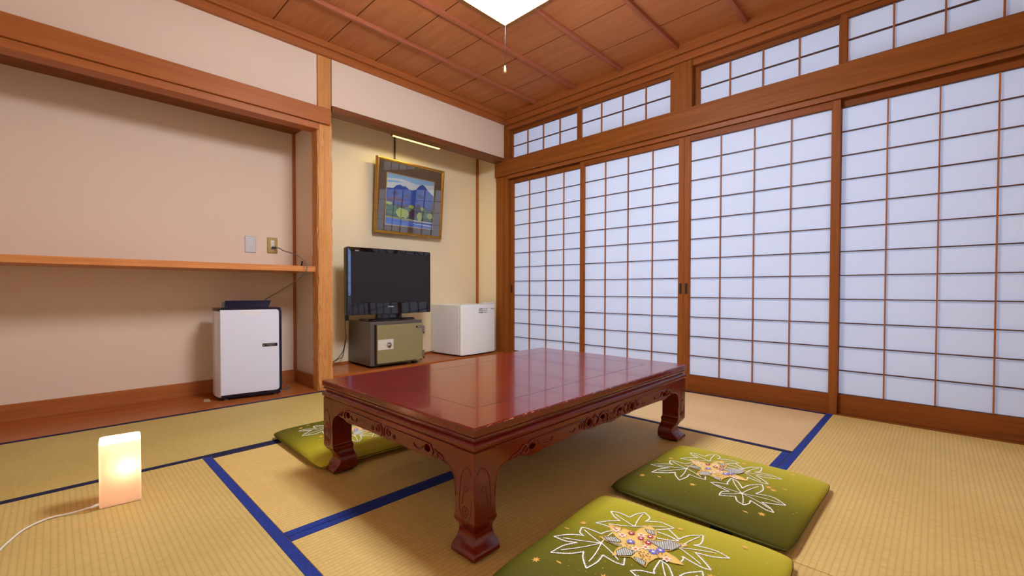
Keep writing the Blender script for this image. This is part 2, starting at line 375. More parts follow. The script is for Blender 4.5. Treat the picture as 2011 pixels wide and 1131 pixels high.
tatami(-3.64, -2*q, -q, 0, 'x', TXA, HERID, 'olive straw tatami mat along the alcove floor, at the left')
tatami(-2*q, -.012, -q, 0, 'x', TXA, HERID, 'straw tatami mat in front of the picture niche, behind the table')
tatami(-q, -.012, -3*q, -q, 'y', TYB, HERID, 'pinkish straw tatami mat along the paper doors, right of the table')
tatami(-3.64, -3*q, -3*q, -q, 'y', TY, HERI, 'straw tatami mat under the glowing floor lamp')
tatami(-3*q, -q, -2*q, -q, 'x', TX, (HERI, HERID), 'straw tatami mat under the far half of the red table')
tatami(-3*q, -q, -3*q, -2*q, 'x', TX, HERI, 'straw tatami mat under the near half of the red table')
tatami(-2*q, -.012, -3.64, -3*q, 'x', TX, HERI, 'straw tatami mat at the right edge, beside the green cushions')
tatami(-3.64, -2*q, -3.64, -3*q, 'x', TX, HERI, 'straw tatami mat nearest the viewer')

# ------------------------------------------------------------------ low table
def lacquer(name, axis, wear=False):
    m = mat(name, (92, 20, 12), .20, coat=.35 if wear else .15, spec=.45); t = NT(m); t.b.inputs['Coat Roughness'].default_value = .05
    sc = {'x': (1.5, 60, 60), 'y': (60, 1.5, 60), 'z': (60, 60, 1.5)}[axis]
    n = t.n('ShaderNodeTexNoise', Scale=1.0, Detail=4.0); t.l(t.coord(sc), n.inputs['Vector'])
    n2 = t.n('ShaderNodeTexNoise', Scale=3.0, Detail=2.0); t.l(t.coord((1, 1, 1)), n2.inputs['Vector'])
    c = t.ramp(t.math('MULTIPLY_ADD', n2.outputs[0], .5, t.math('MULTIPLY', n.outputs[0], .5)), [(.3, (88, 12, 7)), (.7, (116, 24, 10))])
    if wear:
        sp = t.n('ShaderNodeSeparateXYZ'); t.l(t.coord((1, 1, 1)), sp.inputs[0])
        nn = t.n('ShaderNodeTexNoise', Scale=70.0, Detail=6.0, Roughness=.7); t.l(t.coord((1, 1, 4)), nn.inputs['Vector'])
        e1 = t.math('LESS_THAN', sp.outputs[1], -.4575); e2 = t.math('GREATER_THAN', sp.outputs[2], .3612); th = t.math('GREATER_THAN', nn.outputs[0], .575)
        c = t.mix(t.math('MULTIPLY', t.math('MULTIPLY', e1, e2), th), c, lin((206, 140, 112)))
    t.l(c, t.b.inputs['Base Color']); return m
LQX, LQY, LQZ, LQT = lacquer('red_lacquer_x', 'x'), lacquer('red_lacquer_y', 'y'), lacquer('red_lacquer_z', 'z'), lacquer('red_lacquer_top', 'x', True)
TL, TW = 1.402, .922; HL, HW = TL/2, TW/2
tb = empty('low_table', (-1.7423, -1.854, .0012), .0115, label='low dark red lacquered table with carved aprons and scroll feet', cat='low table')
def rr4(o, z): return [(-HL+o, -HW+o, z), (HL-o, -HW+o, z), (HL-o, HW-o, z), (-HL+o, HW-o, z)]
MB().loft([rr4(o, z) for o, z in ((.02, .329), (.012, .3295), (.008, .330), (.003, .332), (.002, .3345), (.003, .337), (.0055, .3385), (.0055, .341), (.001, .3425), (0, .345), (0, .3605), (.001, .3635), (.004, .3655))]).build('tabletop', LQT, tb)
ln = MB()
i0, j0 = .139, .149
for (a, b, c, d) in ((-HL+i0, HL-i0, -HW+j0, -HW+j0+.0018), (-HL+i0, HL-i0, HW-j0-.0018, HW-j0)): ln.box(a, b, c, d, .3650, .3657)
for (a, b) in ((-HL+i0, -HL+i0+.0018), (HL-i0-.0018, HL-i0)): ln.box(a, b, -HW+j0+.0018, HW-j0-.0018, .3650, .3657)
ln.build('inlaid_line', mat('inlay_dark', (30, 10, 10), .4), tb, label='thin dark rectangle let into the tabletop')
# frieze moulding under the top
MB().loft([rr4(o, z) for o, z in ((.006, .2955), (.0055, .299), (.002, .3015), (-.0008, .306), (-.001, .313), (.0005, .318), (.004, .3215), (.008, .3232), (.0105, .326), (.0108, .3292))]).build('frieze_moulding', LQX, tb)
LEGK = [(0, .011, .085), (.004, .004, .091), (.012, .000, .097), (.022, .004, .100), (.034, .018, .1005), (.048, .027, .099), (.062, .028, .096), (.076, .021, .091), (.088, .011, .088), (.098, .005, .0885), (.104, .003, .089), (.116, .003, .0845), (.14, .003, .084), (.20, .003, .084), (.2965, .003, .084)]
LEGP = [(p.x, p.y, p.z) for p in catmull(LEGK, 5)]
def leg(sx, sy):
    L = MB(); rings = []
    for z, o, i in LEGP:
        a, b = HL-o, HL-i; c, d = HW-o, HW-i
        e = .0016
        rings.append([(sx*a-sx*e, sy*c, z), (sx*b+sx*e, sy*c, z), (sx*b, sy*c-sy*e, z), (sx*b, sy*d+sy*e, z), (sx*b+sx*e, sy*d, z), (sx*a-sx*e, sy*d, z), (sx*a, sy*d+sy*e, z), (sx*a, sy*c-sy*e, z)])
    L.loft(rings, smooth=True)
    lg = L.build('leg', LQZ, tb)
    lg.data.set_sharp_from_angle(angle=math.radians(38))
    # carved scroll on the two outer faces
    for face in (0, 1):
        c = MB(); P = lambda s, z: ((sx*(HL-s), sy*(HW-.003), z) if face == 0 else (sx*(HL-.003), sy*(HW-s), z))
        fr = [(.014, .235), (.022, .25), (.036, .252), (.052, .235), (.060, .205), (.064, .16), (.062, .13), (.048, .108), (.030, .108), (.018, .13), (.014, .17)]
        c.tube([P(*p) for p in catmull([(a, b, 0) for a, b in fr], 4)] if 0 else [P(p.x, p.y) for p in catmull([(a, b, 0) for a, b in fr], 4)], .0016, 6)
        sp = []
        for k in range(26): a = -PI*.5+k*.42; r = .017*(1-k/29); sp.append((.038+r*math.cos(a), .132+r*math.sin(a)))
        c.tube([P(*p) for p in sp], .0019, 6)
        sp = []
        for k in range(16): a = -PI*.2+k*.40; r = .011*(1-k/20); sp.append((.036+r*math.cos(a), .192+r*math.sin(a)))
        c.tube([P(*p) for p in [(.053, .150), (.05, .168)]+sp], .0017, 6)
        c.build('scroll_carving', LQZ, lg)
for sx in (-1, 1):
    for sy in (-1, 1): leg(sx, sy)
def ellipse(cx, cz, rx, rz, n=16, rot=0):
    return [(cx+rx*math.cos(a)*math.cos(rot)-rz*math.sin(a)*math.sin(rot), cz+rx*math.cos(a)*math.sin(rot)+rz*math.sin(a)*math.cos(rot)) for a in [2*PI*k/n for k in range(n)]]
def apron(length, side, sgn):
    """length between outer leg corners; outline in (s, z), s from the middle"""
    h = length/2-.083; half = []
    for k in range(9): a = PI*k/16; half.append((h-.055+.055*math.cos(a), .195+.050*math.sin(a)))
    half = [(h+.004, .165), (h+.001, .185)]+half
    if side == 'long': dips = [(h-.11, .243), (h-.135, .235), (h-.165, .233), (h-.20, .2365), (h-.30, .239), (.16, .241), (.13, .238), (.09, .241), (.05, .238), (0, .233)]
    else: dips = [(h-.095, .242), (h-.118, .2345), (h-.145, .234), (h-.17, .2365), (.03, .238), (.014, .236), (0, .241)]
    right = half+dips; lower = [(-a, b) for a, b in right]+[(a, b) for a, b in right[::-1][1:]]
    out = [(-h, .297)]+lower+[(h, .297)]
    holes = []
    if side == 'long':
        for s in (-1, 1): holes += [ellipse(s*(h-.158), .258, .017, .011), ellipse(s*.155, .262, .017, .013), ellipse(s*.062, .2655, .018, .009), ellipse(s*.098, .256, .008, .007)]
    else:
        for s in (-1, 1): holes += [ellipse(s*(h-.13), .262, .016, .0125)]
    v, f = curve_mesh([out]+holes, .010, .0015)
    def P(s, z, d):      # d = depth inward from outer face
        return (s, sgn*(HW-.0035-d), z) if side == 'long' else (sgn*(HL-.0035-d), s, z)
    A = MB().add([P(q.x, q.y, .0115-q.z) for q in v], f); ap = A.build('apron', LQX if side == 'long' else LQY, tb)
    c = MB(); T = lambda pts, r, cl=False: c.tube([P(p.x, p.y, -.0014) for p in catmull([(a, b, 0) for a, b in pts], 4, cl)], r*1.45, 6, closed=cl)
    low = [(h+.0, .17)]+half+dips
    for s in (-1, 1): c.tube([P(s*a, b+.0005, 0) for a, b in half], .0022, 6)
    def spiral(cx, cz, r, s, turns=1.3, up=1, rr=.0016):
        n = 18; c.tube([P(cx+s*r*(1-k/(n*1.25))*math.cos(k/n*turns*2*PI+PI/2), cz+up*r*(1-k/(n*1.25))*math.sin(k/n*turns*2*PI+PI/2), -.0014) for k in range(n)], rr*1.5, 6)
    for s in (-1, 1):
        if side == 'long':
            a0, a1 = .185, h-.14
            T([(s*a0, .245), (s*a0*.985, .262), (s*(a0+.004), .275), (s*(a0+.02), .279), (s*(a1-.03), .279), (s*(a1-.004), .276), (s*(a1+.014), .263), (s*(a1+.03), .25)], .0019)
            spiral(s*(a0+.022), .262, .014, s); T([(s*(a0+.055), .262), (s*(a0+.066), .252), (s*(a0+.078), .252), (s*(a0+.082), .258)], .0015)
            T([(s*(a1-.10), .252), (s*(a1-.075), .250), (s*(a1-.05), .258), (s*(a1-.04), .272)], .0016); spiral(s*(a1-.112), .257, .007, s)
            for k in range(3): T([(s*(a1+.035+.014*k), .262-.004*k), (s*(a1+.048+.014*k), .255-.003*k), (s*(a1+.052+.015*k), .245)], .0022)
            T([(s*(a1+.004), .258), (s*(a1+.012), .270), (s*(a1+.026), .272), (s*(a1+.038), .262), (s*(a1+.030), .249), (s*(a1+.010), .246)], .0024, True)
            T([(s*.176, .262), (s*.168, .277), (s*.150, .279), (s*.134, .268), (s*.138, .250), (s*.158, .245)], .0026, True)
            T([(s*.128, .268), (s*.118, .280), (s*.100, .276), (s*.092, .262), (s*.104, .248), (s*.122, .246)], .0028, True)
            T([(s*.088, .272), (s*.070, .281), (s*.044, .279), (s*.030, .268)], .0028); spiral(s*.055, .252, .011, s, 1.6, rr=.0022); spiral(s*.024, .270, .009, -s, 1.4, rr=.0022)
        else:
            a0, a1 = .006, h-.115
            T([(s*a0, .243), (s*a0, .262), (s*(a0+.008), .274), (s*(a0+.03), .278), (s*(a1-.02), .278), (s*(a1+.006), .270), (s*(a1+.014), .258), (s*(a1+.010), .246)], .0018)
            spiral(s*(a0+.03), .260, .015, s, rr=.0017); spiral(s*(a0+.064), .252, .008, s, rr=.0015)
            T([(s*(a1-.085), .262), (s*(a1-.075), .252), (s*(a1-.055), .250), (s*(a1-.035), .262)], .0016)
            for k in range(3): T([(s*(a1+.024+.012*k), .268-.004*k), (s*(a1+.034+.013*k), .260-.003*k), (s*(a1+.036+.014*k), .249)], .0018)
    if side == 'long':
        for k in range(-5, 6): T([(k*.0045, .2465-.0002*k*k), (k*.0062, .258), (k*.0052, .2665-.0003*k*k)], .0021)
        T([(-.034, .246), (-.016, .2395), (.016, .2395), (.034, .246)], .003)
    c.build('relief_carving', LQX, ap)
for sg in (-1, 1): apron(TL, 'long', sg); apron(TW, 'short', sg)

# ------------------------------------------------------------------ cushions
def cushion_fabric():
    m = mat('olive_satin', (140, 146, 40), .65, spec=.12); t = NT(m)
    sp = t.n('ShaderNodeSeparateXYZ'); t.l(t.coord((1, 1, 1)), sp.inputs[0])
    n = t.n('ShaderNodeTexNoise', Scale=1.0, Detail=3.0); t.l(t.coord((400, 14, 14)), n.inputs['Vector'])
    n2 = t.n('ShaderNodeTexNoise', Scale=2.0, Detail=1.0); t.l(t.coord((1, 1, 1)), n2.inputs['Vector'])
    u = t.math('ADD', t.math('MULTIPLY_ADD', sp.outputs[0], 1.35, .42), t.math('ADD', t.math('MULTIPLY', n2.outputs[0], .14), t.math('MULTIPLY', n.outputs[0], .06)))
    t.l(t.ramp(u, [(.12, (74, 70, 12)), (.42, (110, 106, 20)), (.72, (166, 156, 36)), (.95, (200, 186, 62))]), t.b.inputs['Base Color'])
    t.bump(n.outputs[0], .10, .0006); return m
OLIVE = cushion_fabric(); THREAD = mat('white_thread', (240, 240, 226), .6); GOLD = mat('gold_thread', (226, 176, 74), .5); GOLDL = mat('gold_cloth', (236, 200, 108), .55)
RED = mat('crimson_thread', (176, 34, 70), .6); BLUE = mat('periwinkle_thread', (112, 112, 214), .6); PALE = mat('pale_thread', (244, 228, 210), .6); ORNG = mat('orange_thread', (226, 110, 50), .6); BRN = mat('brown_thread', (160, 84, 30), .6)
DIAP = mat('diaper_weave', (230, 230, 220), .6); t = NT(DIAP)
ck = t.n('ShaderNodeTexChecker', Scale=1.0); t.l(t.coord((330, 330, 330), (0, 0, .5)), ck.inputs['Vector']); ck.inputs['Color1'].default_value = lin((238, 238, 228)); ck.inputs['Color2'].default_value = lin((44, 56, 36)); t.l(ck.outputs[0], t.b.inputs['Base Color'])
CW, CD = .595, .575
def ctop(x, y):
    u = max(-1, min(1, x/(CW/2))); v = max(-1, min(1, y/(CD/2)))
    e = ((1-abs(u)**5)*(1-abs(v)**5))
    return .020+.034*max(e, 0)**.42+.0012*noise.noise(Vector((x*9, y*9, 3)))*e
def rimxy(a, b):
    k = 1-.035*abs(a*b)**8
    return a*CW/2*(1-.014*(1-b*b))*k, b*CD/2*(1-.014*(1-a*a))*k
def make_cushion():
    N = 44; top = []; bot = []
    for j in range(N+1):
        for i in range(N+1):
            a, b = math.sin((-1+2*i/N)*PI/2), math.sin((-1+2*j/N)*PI/2)
            x, y = rimxy(a, b); u, v = a, b; e = max(0, (1-abs(u)**5)*(1-abs(v)**5))
            top.append((x, y, ctop(a*CW/2, b*CD/2))); bot.append((x, y, .020-.0185*e**.30))
    g = MB(); n = N+1; fs = []
    for j in range(N):
        for i in range(N):
            k = j*n+i; fs.append((k, k+1, k+n+1, k+n)); fs.append((k+n*n, k+n+n*n, k+n+1+n*n, k+1+n*n))
    g.add(top+bot, fs, 0, True)
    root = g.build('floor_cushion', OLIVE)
    b = bmesh.new(); b.from_mesh(root.data); bmesh.ops.remove_doubles(b, verts=b.verts[:], dist=.0002); b.to_mesh(root.data); b.free()
    # seam piping along the rim
    rim = []
    for s in range(4):
        for i in range(N):
            a = math.sin((-1+2*i/N)*PI/2); p = [(a, -1), (1, a), (-a, 1), (-1, -a)][s]; A, B = p
            rim.append((*rimxy(A, B), .020))
    MB().tube(rim, .0014, 6, closed=True).build('seam_piping', mat('seam_olive', (70, 72, 24), .7), root)
    def ribbon(g, pts, wd, lift=.0012, m=0, ticks=False):
        pts = [Vector((p[0], p[1], 0)) for p in pts]; L = []; Rr = []
        for i, p in enumerate(pts):
            d = (pts[min(i+1, len(pts)-1)]-pts[max(i-1, 0)]).normalized(); nn = Vector((-d.y, d.x, 0)); ww = wd*(.85+.15*math.sin(i*1.7))
            for side, arr in ((1, L), (-1, Rr)):
                q = p+nn*ww*side; arr.append((q.x, q.y, ctop(q.x, q.y)+lift))
            if ticks and i % 2 == 0:
                q0 = p-nn*wd*.5; q1 = p+nn*.0060*(1 if ticks > 0 else -1)+d*.0012; e = d*.0005
                g.add([(a.x, a.y, ctop(a.x, a.y)+lift) for a in (q0-e, q0+e, q1+e*.4, q1-e*.4)], [(0, 1, 2, 3)], m)
        K = len(pts); g.add(L+Rr, [(i, i+1, K+i+1, K+i) for i in range(K-1)], m)
    def dense(pts, st=.0035):
        out = []
        for a, b in zip(pts[:-1], pts[1:]):
            a, b = Vector(a), Vector(b); n = max(1, int((b-a).length/st)); out += [a+(b-a)*k/n for k in range(n)]
        return out+[Vector(pts[-1])]
    def fill(g, poly, lift, m=0):
        xs = [p[0] for p in poly]; ys = [p[1] for p in poly]; pp = [Vector((a.x, a.y)) for a in dense(list(poly)+[poly[0]], .006)[:-1]]; n = len(pp); ex = []
        x = min(xs)
        while x < max(xs):
            y = min(ys)
            while y < max(ys): ex.append(Vector((x, y))); y += .012
            x += .012
        vs, _, fc, *_r = delaunay_2d_cdt(pp+ex, [], [list(range(n))], 1, 1e-5)
        g.add([(a.x, a.y, ctop(a.x, a.y)+lift) for a in vs], fc, m)
    for outs, veins in ((W1[:1], V1[:6]), (W1[1:2], V1[6:10]), (W1[2:], V1[10:]), (W2, V2)):
        W = MB()
        for pl in outs:
            run = [pl[0]]
            for i in range(1, len(pl)):
                run.append(pl[i])
                if i < len(pl)-1:
                    d0 = (Vector(pl[i])-Vector(pl[i-1])).normalized(); d1 = (Vector(pl[i+1])-Vector(pl[i])).normalized()
                    if d0.dot(d1) > .55: continue
                sm = dense([(p.x, p.y) for p in catmull([(a, b, 0) for a, b in run], 3)], .0032); ribbon(W, sm, .0022, .0014, ticks=1); run = [pl[i]]
        for (a, b) in veins:
            a, b = Vector(a), Vector(b); mid = (a+b)/2+Vector((-(b-a).y, (b-a).x))*.06
            ribbon(W, [a*(1-k/14)**2+mid*2*(k/14)*(1-k/14)+b*(k/14)**2 for k in range(15)], .0018, .0016)
        W.build('stitched_leaf', THREAD, root, label='white stitched maple leaf outline')
    g = MB(); fill(g, GP, .0016); ribbon(g, dense(GP+[GP[0]], .004), .0016, .0022, 1)
    for P in PP: fill(g, P, .0026, 2); ribbon(g, dense(P+[P[0]], .004), .0008, .003, 3)
    def flower(g, c, r, n, m, mc):
        pts = []
        for k in range(n*4): a = 2*PI*k/(n*4); rr = r*(1 if k % 4 in (1, 2) else .62); pts.append((c[0]+rr*math.cos(a), c[1]+rr*math.sin(a)))
        v = [(x, y, ctop(x, y)+.0034) for x, y in pts]; g.add(v, [tuple(range(len(v)))], m)
        v = [(c[0]+r*.34*math.cos(2*PI*k/8), c[1]+r*.34*math.sin(2*PI*k/8)) for k in range(8)]; g.add([(x, y, ctop(x, y)+.0038) for x, y in v], [tuple(range(8))], mc)
    for c in FS:
        for k in range(7):
            a = k*.9; q = (c[0]+.006*math.cos(a)*(1+k*.12), c[1]+.006*math.sin(a)*(1+k*.12)); ribbon(g, [q, (q[0]+.005*math.cos(a+.5), q[1]+.005*math.sin(a+.5))], .0014, .0034, 4)
    g.build('gold_leaf', [GOLDL, GOLD, DIAP, mat('dark_green_thread', (40, 52, 30), .7), BRN], root, label='gold maple leaf with checked patches')
    for cs, rr, n, m, lb in ((FR, .0105, 8, [RED, PALE], 'crimson blossom'), (FB, .0125, 9, [BLUE, PALE], 'blue blossom'), (FO, .0125, 6, [PALE, ORNG], 'pale blossom')):
        for c in cs: g = MB(); flower(g, c, rr, n, 0, 1); g.build('blossom', m, root, label=lb)
    def star(g, c, r):
        v = []
        for k in range(14): a = 2*PI*k/14+.3; rr = r if k % 2 == 0 else r*.42; v.append((c[0]+rr*math.cos(a), c[1]+rr*math.sin(a)))
        g.add([(x, y, ctop(x, y)+.0012) for x, y in v], [tuple(range(14))])
    for c in ST: g = MB(); star(g, c, .0125); g.build('gold_star', GOLD, root)
    for c in SS: MB().add([(c[0]+a, c[1]+b, ctop(c[0]+a, c[1]+b)+.0012) for a, b in ((-.003, -.010), (.003, -.003), (.002, .010), (-.003, .002))], [(0, 1, 2, 3)]).build('gold_petal', GOLD, root)
    g = MB()
    rd = random.Random(3)
    for k in range(120):
        a = rd.gauss(.0, .11); b = rd.gauss(.0, .12)
        if abs(a) > .27 or abs(b) > .26: continue
        r = rd.uniform(.0008, .0018); g.add([(a+r*math.cos(2*PI*i/6), b+r*math.sin(2*PI*i/6), ctop(a, b)+.001) for i in range(6)], [tuple(range(6))])
    g.build('gold_fleck', GOLD, root, kind='stuff')
    return root
W1 = [[(0.06,0.122),(0.04,0.134),(0.022,0.14),(0.023,0.166),(0.022,0.192),(0.018,0.2),(-0.008,0.19),(-0.016,0.173),(-0.032,0.206),(-0.065,0.239),(-0.069,0.211),(-0.067,0.19),(-0.056,0.169),(-0.085,0.188),(-0.109,0.195),(-0.137,0.199),(-0.121,0.171),(-0.105,0.151),(-0.082,0.134),(-0.103,0.124),(-0.125,0.106),(-0.138,0.093),(-0.112,0.087),(-0.091,0.085),(-0.063,0.089),(-0.068,0.068),(-0.071,0.047),(-0.068,0.029),(-0.039,0.04)],
 [(0.068,0.133),(0.07,0.153),(0.066,0.18),(0.1,0.155),(0.119,0.131),(0.132,0.155),(0.156,0.179),(0.163,0.154),(0.155,0.117),(0.187,0.112),(0.216,0.097),(0.199,0.075),(0.183,0.07),(0.165,0.073),(0.189,0.038),(0.187,0.013),(0.184,-0.004),(0.158,0.014),(0.14,0.031)],
 [(0.165,0.004),(0.148,-0.018),(0.133,-0.035),(0.164,-0.047),(0.184,-0.062),(0.198,-0.079),(0.171,-0.086),(0.146,-0.086),(0.131,-0.075),(0.141,-0.112),(0.141,-0.136),(0.131,-0.163),(0.117,-0.143),(0.106,-0.119),(0.1,-0.088),(0.074,-0.118),(0.05,-0.141),(0.046,-0.124),(0.052,-0.098),(0.061,-0.069),(0.051,-0.075),(0.036,-0.074)],
 [(0.132,0.024),(0.132,-0.007),(0.125,-0.038)], [(0.101,0.013),(0.11,-0.013),(0.125,-0.038)]]
V1 = [[(-0.018,0.118),(0.012,0.188)],[(-0.018,0.118),(-0.059,0.212)],[(-0.018,0.118),(-0.112,0.184)],[(-0.018,0.118),(-0.111,0.102)],[(-0.018,0.118),(-0.058,0.048)],[(-0.018,0.118),(0.046,0.118)],[(0.117,0.084),(0.148,0.16)],[(0.117,0.084),(0.202,0.096)],[(0.117,0.084),(0.083,0.15)],[(0.117,0.084),(0.174,0.014)],[(0.093,-0.049),(0.185,-0.075)],[(0.093,-0.049),(0.131,-0.131)],[(0.093,-0.049),(0.056,-0.116)],[(0.093,-0.049),(0.124,-0.06)]]
W2 = [[(-0.047,-0.087),(-0.026,-0.075),(0.002,-0.054),(0.009,-0.032),(-0.037,-0.035),(-0.05,-0.042),(-0.062,-0.01),(-0.078,0.007),(-0.096,-0.03),(-0.105,-0.064),(-0.124,-0.047),(-0.156,-0.05),(-0.143,-0.072),(-0.129,-0.092),(-0.157,-0.106),(-0.17,-0.13),(-0.148,-0.139),(-0.124,-0.135),(-0.134,-0.153),(-0.152,-0.186),(-0.151,-0.209),(-0.128,-0.193),(-0.111,-0.165),(-0.091,-0.198),(-0.071,-0.222),(-0.054,-0.2),(-0.045,-0.173),(-0.059,-0.133),(-0.013,-0.142),(0.031,-0.127),(-0.005,-0.096),(-0.047,-0.087)]]
V2 = [[(-0.09,-0.099),(0.003,-0.04)],[(-0.09,-0.099),(-0.083,-0.013)],[(-0.09,-0.099),(0.008,-0.123)],[(-0.09,-0.099),(-0.071,-0.207)],[(-0.09,-0.099),(-0.137,-0.195)],[(-0.09,-0.099),(-0.164,-0.125)],[(-0.09,-0.099),(-0.14,-0.052)]]
GP = [(0.079,0.146),(0.087,0.117),(0.086,0.07),(0.116,0.068),(0.152,0.052),(0.13,0.026),(0.106,0.016),(0.084,0.014),(0.111,-0.021),(0.116,-0.046),(0.116,-0.064),(0.091,-0.049),(0.064,-0.038),(0.053,-0.026),(0.045,-0.057),(0.026,-0.084),(0.016,-0.055),(0.018,-0.028),(0.008,-0.02),(-0.02,-0.013),(-0.042,-0.015),(-0.037,0.007),(-0.026,0.028),(-0.042,0.053),(-0.05,0.069),(-0.019,0.073),(-0.004,0.071),(-0.003,0.102),(0.004,0.136),(0.017,0.124),(0.032,0.099),(0.05,0.122)]
PP = [[(0.01,0.128),(0.03,0.101),(0.021,0.077),(0.012,0.081),(-0.001,0.106)],[(0.001,0.111),(-0.003,0.103),(-0.002,0.066),(0.004,0.071)],[(-0.027,0.069),(0.001,0.06),(-0.003,0.03),(-0.022,0.03),(-0.045,0.06)],[(-0.023,0.024),(-0.019,0.009),(-0.023,-0.009),(-0.04,-0.013),(-0.037,0.007)],[(0.073,0.031),(0.084,0.002),(0.111,-0.021),(0.106,-0.052),(0.071,-0.043),(0.056,-0.022),(0.064,0.006)],[(0.121,0.056),(0.13,0.032),(0.108,0.021),(0.107,0.038)]]
FR = [(0.075,0.075),(0.067,0.044),(0.092,0.028),(0.060,0.020)]; FB = [(0.034,0.058),(0.029,-0.006),(0.047,-0.018)]; FO = [(0.064,0.115),(0.05,0.09),(0.083,0.05),(0.011,0.034),(0.035,0.017),(0.021,-0.044)]
FS = [(0.019,0.054),(0.054,0.024),(0.003,0.01),(-0.005,0.001),(0.026,-0.028),(0.075,0.117)]
ST = [(-0.183,0.212),(0.044,0.209),(-0.139,0.045),(0.191,-0.019),(0.024,-0.149),(0.217,-0.18),(-0.188,-0.186),(0.011,-0.167)]
SS = [(0.219,0.209),(0.225,0.042),(-0.159,0.159),(-0.007,0.233),(-0.208,-0.146),(0.05,-0.191),(0.213,0.038)]
def copy_tree(o, parent=None):
    c = o.copy(); COL.objects.link(c); c.parent = parent
    for ch in list(o.children): copy_tree(ch, c)
    return c
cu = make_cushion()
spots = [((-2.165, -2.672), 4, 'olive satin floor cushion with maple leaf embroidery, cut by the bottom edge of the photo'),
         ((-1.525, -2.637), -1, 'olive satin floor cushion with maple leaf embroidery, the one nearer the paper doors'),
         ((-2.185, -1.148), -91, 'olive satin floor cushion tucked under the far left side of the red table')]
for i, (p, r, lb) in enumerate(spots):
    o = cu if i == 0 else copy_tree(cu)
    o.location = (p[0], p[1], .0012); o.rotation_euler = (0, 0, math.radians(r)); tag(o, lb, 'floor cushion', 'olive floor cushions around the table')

# ------------------------------------------------------------------ shelf, outlets
box('wall_shelf', wood('x', (196, 122, 66), (222, 150, 90), .35), (-3.64, -1.884, .045, .499, .862, .901), b=.0015, label='long narrow light brown shelf board across the alcove wall', cat='shelf')
hk = MB().tube([(-1.935, .40, .905), (-1.91, .36, .907), (-1.885, .33, .909), (-1.876, .325, .925), (-1.876, .32, .95)], .006, 8).tube([(-1.945, .42, .905), (-1.92, .385, .905)], .004, 8)
hk.build('cable_hook', BLACK, label='small black bent hook lying on the right end of the shelf', cat='hook')
def plate(name, x0, x1, z0, z1, m, label):
    cx, cz = (x0+x1)/2, (z0+z1)/2; r = empty(name, (cx, .5, cz), label=label, cat='wall socket'); W, H = x1-x0, z1-z0
    MB().loft([[(a, -d, b) for a, b in rrect(W-2*i, H-2*i, .004)] for d, i in ((0, 0), (.004, 0), (.0075, .004))]).build('cover_plate', m, r)
    return r
r = plate('aerial_socket', -2.218, -2.144, 1.008, 1.130, mat('silver_plate', (196, 200, 204), .3, .35), 'silver wall plate with a round aerial socket, left of the power outlet')
MB().box(-.011, .011, -.0088, -.006, -.010, .012, b=.001).build('insert', WHITE_PL, r)
MB().lathe([(.0055, -.0088), (.0055, -.0125), (.0032, -.0125), (.0032, -.010)], (0, 0, .001), 'y', 16).build('connector', CHROME, r)
r = plate('power_outlet', -2.066, -1.994, 1.012, 1.132, mat('brass_plate', (176, 150, 88), .35, .6), 'brass coloured wall outlet with a grey cord plugged in')
for a, b in ((.003, .038), (-.040, 0)): MB().box(-.013, .013, -.0098, -.006, a, b, b=.001).build('socket', WHITE_PL, r)
for a in (-.0065, .0045): MB().box(a, a+.002, -.0102, -.0095, .014, .023).build('slot', BLACK, r)

# ------------------------------------------------------------------ air purifier
pf = empty('air_purifier', (-2.452, .165, .0016), math.radians(-10), 'white air purifier with navy trim and raised top flap, below the shelf', 'air purifier')
NAVY = mat('navy_plastic', (14, 16, 46), .22); WHITEG = mat('white_gloss', (226, 234, 255), .18, coat=.3)
foot = [(.004, .006), (.352, .006), (.356, .02), (.350, .19), (-.030, .19), (-.036, .175), (-.028, .09), (-.013, .03)]
MB().loft([[(x, y, z) for x, y in foot] for z in (.022, .590)]).build('body', WHITEG, pf)
g = MB().loft([[(x, d, z) for x, z in rrect(.355, .588, .03, cx=.1805, cy=.313, corners=(1, 0, 0, 1))] for d in (-.004, .024)])
g.build('front_frame', NAVY, pf)
g = MB().loft([[(x, d, z) for x, z in rrect(.342-2*i, .558-2*i, .020, cx=.170, cy=.316, corners=(1, 0, 0, 1))] for d, i in ((-.003, 0), (-.009, 0), (-.011, .002))])
g.build('front_panel', WHITEG, pf)
g = MB().loft([[(x, y, z) for x, y in [(a*1.0, b) for a, b in [(.0, -.002), (.350, -.002), (.356, .02), (.351, .192), (-.031, .192), (-.037, .175), (-.029, .09), (-.014, .03)]]] for z in (.588, .607)])
g.build('top_cover', NAVY, pf)
g = MB().loft([[(x, y, z) for x, y in [(.004, .008), (.350, .008), (.350, .186), (-.028, .186), (-.02, .06)]] for z in (.010, .0225)]); g.build('base', NAVY, pf)
g = MB(); g.add([(.045, .055, .607), (.285, .055, .607), (.305, .082, .655), (.030, .082, .655), (.045, .063, .607), (.285, .063, .607), (.305, .090, .655), (.030, .090, .655)], [(0, 1, 2, 3), (7, 6, 5, 4), (0, 4, 5, 1), (1, 5, 6, 2), (2, 6, 7, 3), (3, 7, 4, 0)])
g.build('top_flap', NAVY, pf)
MB().box(.015, .042, .09, .115, .607, .646, b=.002).build('flap_hinge', mat('grey_hinge', (96, 92, 96), .4), pf)
FT = mat('grey_foot', (120, 116, 120), .5)
for x in (.03, .32):
    for y in (.02, .165): MB().lathe([(.010, 0), (.012, .004), (.012, .011)], (x, y, 0), n=16).build('foot', FT, pf)
g = MB(); g.add(*onto_front(curve_mesh([rrect(.092, .022, .004, cx=0, cy=0)], .0004, 0), .284, -.0118, .352), m=0)
g.add(*onto_front(curve_mesh([[(-.007, -.006), (-.007, .006), (.006, .001), (-.001, .0), (-.003, -.006)]], .0003, 0), .250, -.0124, .351), m=1)
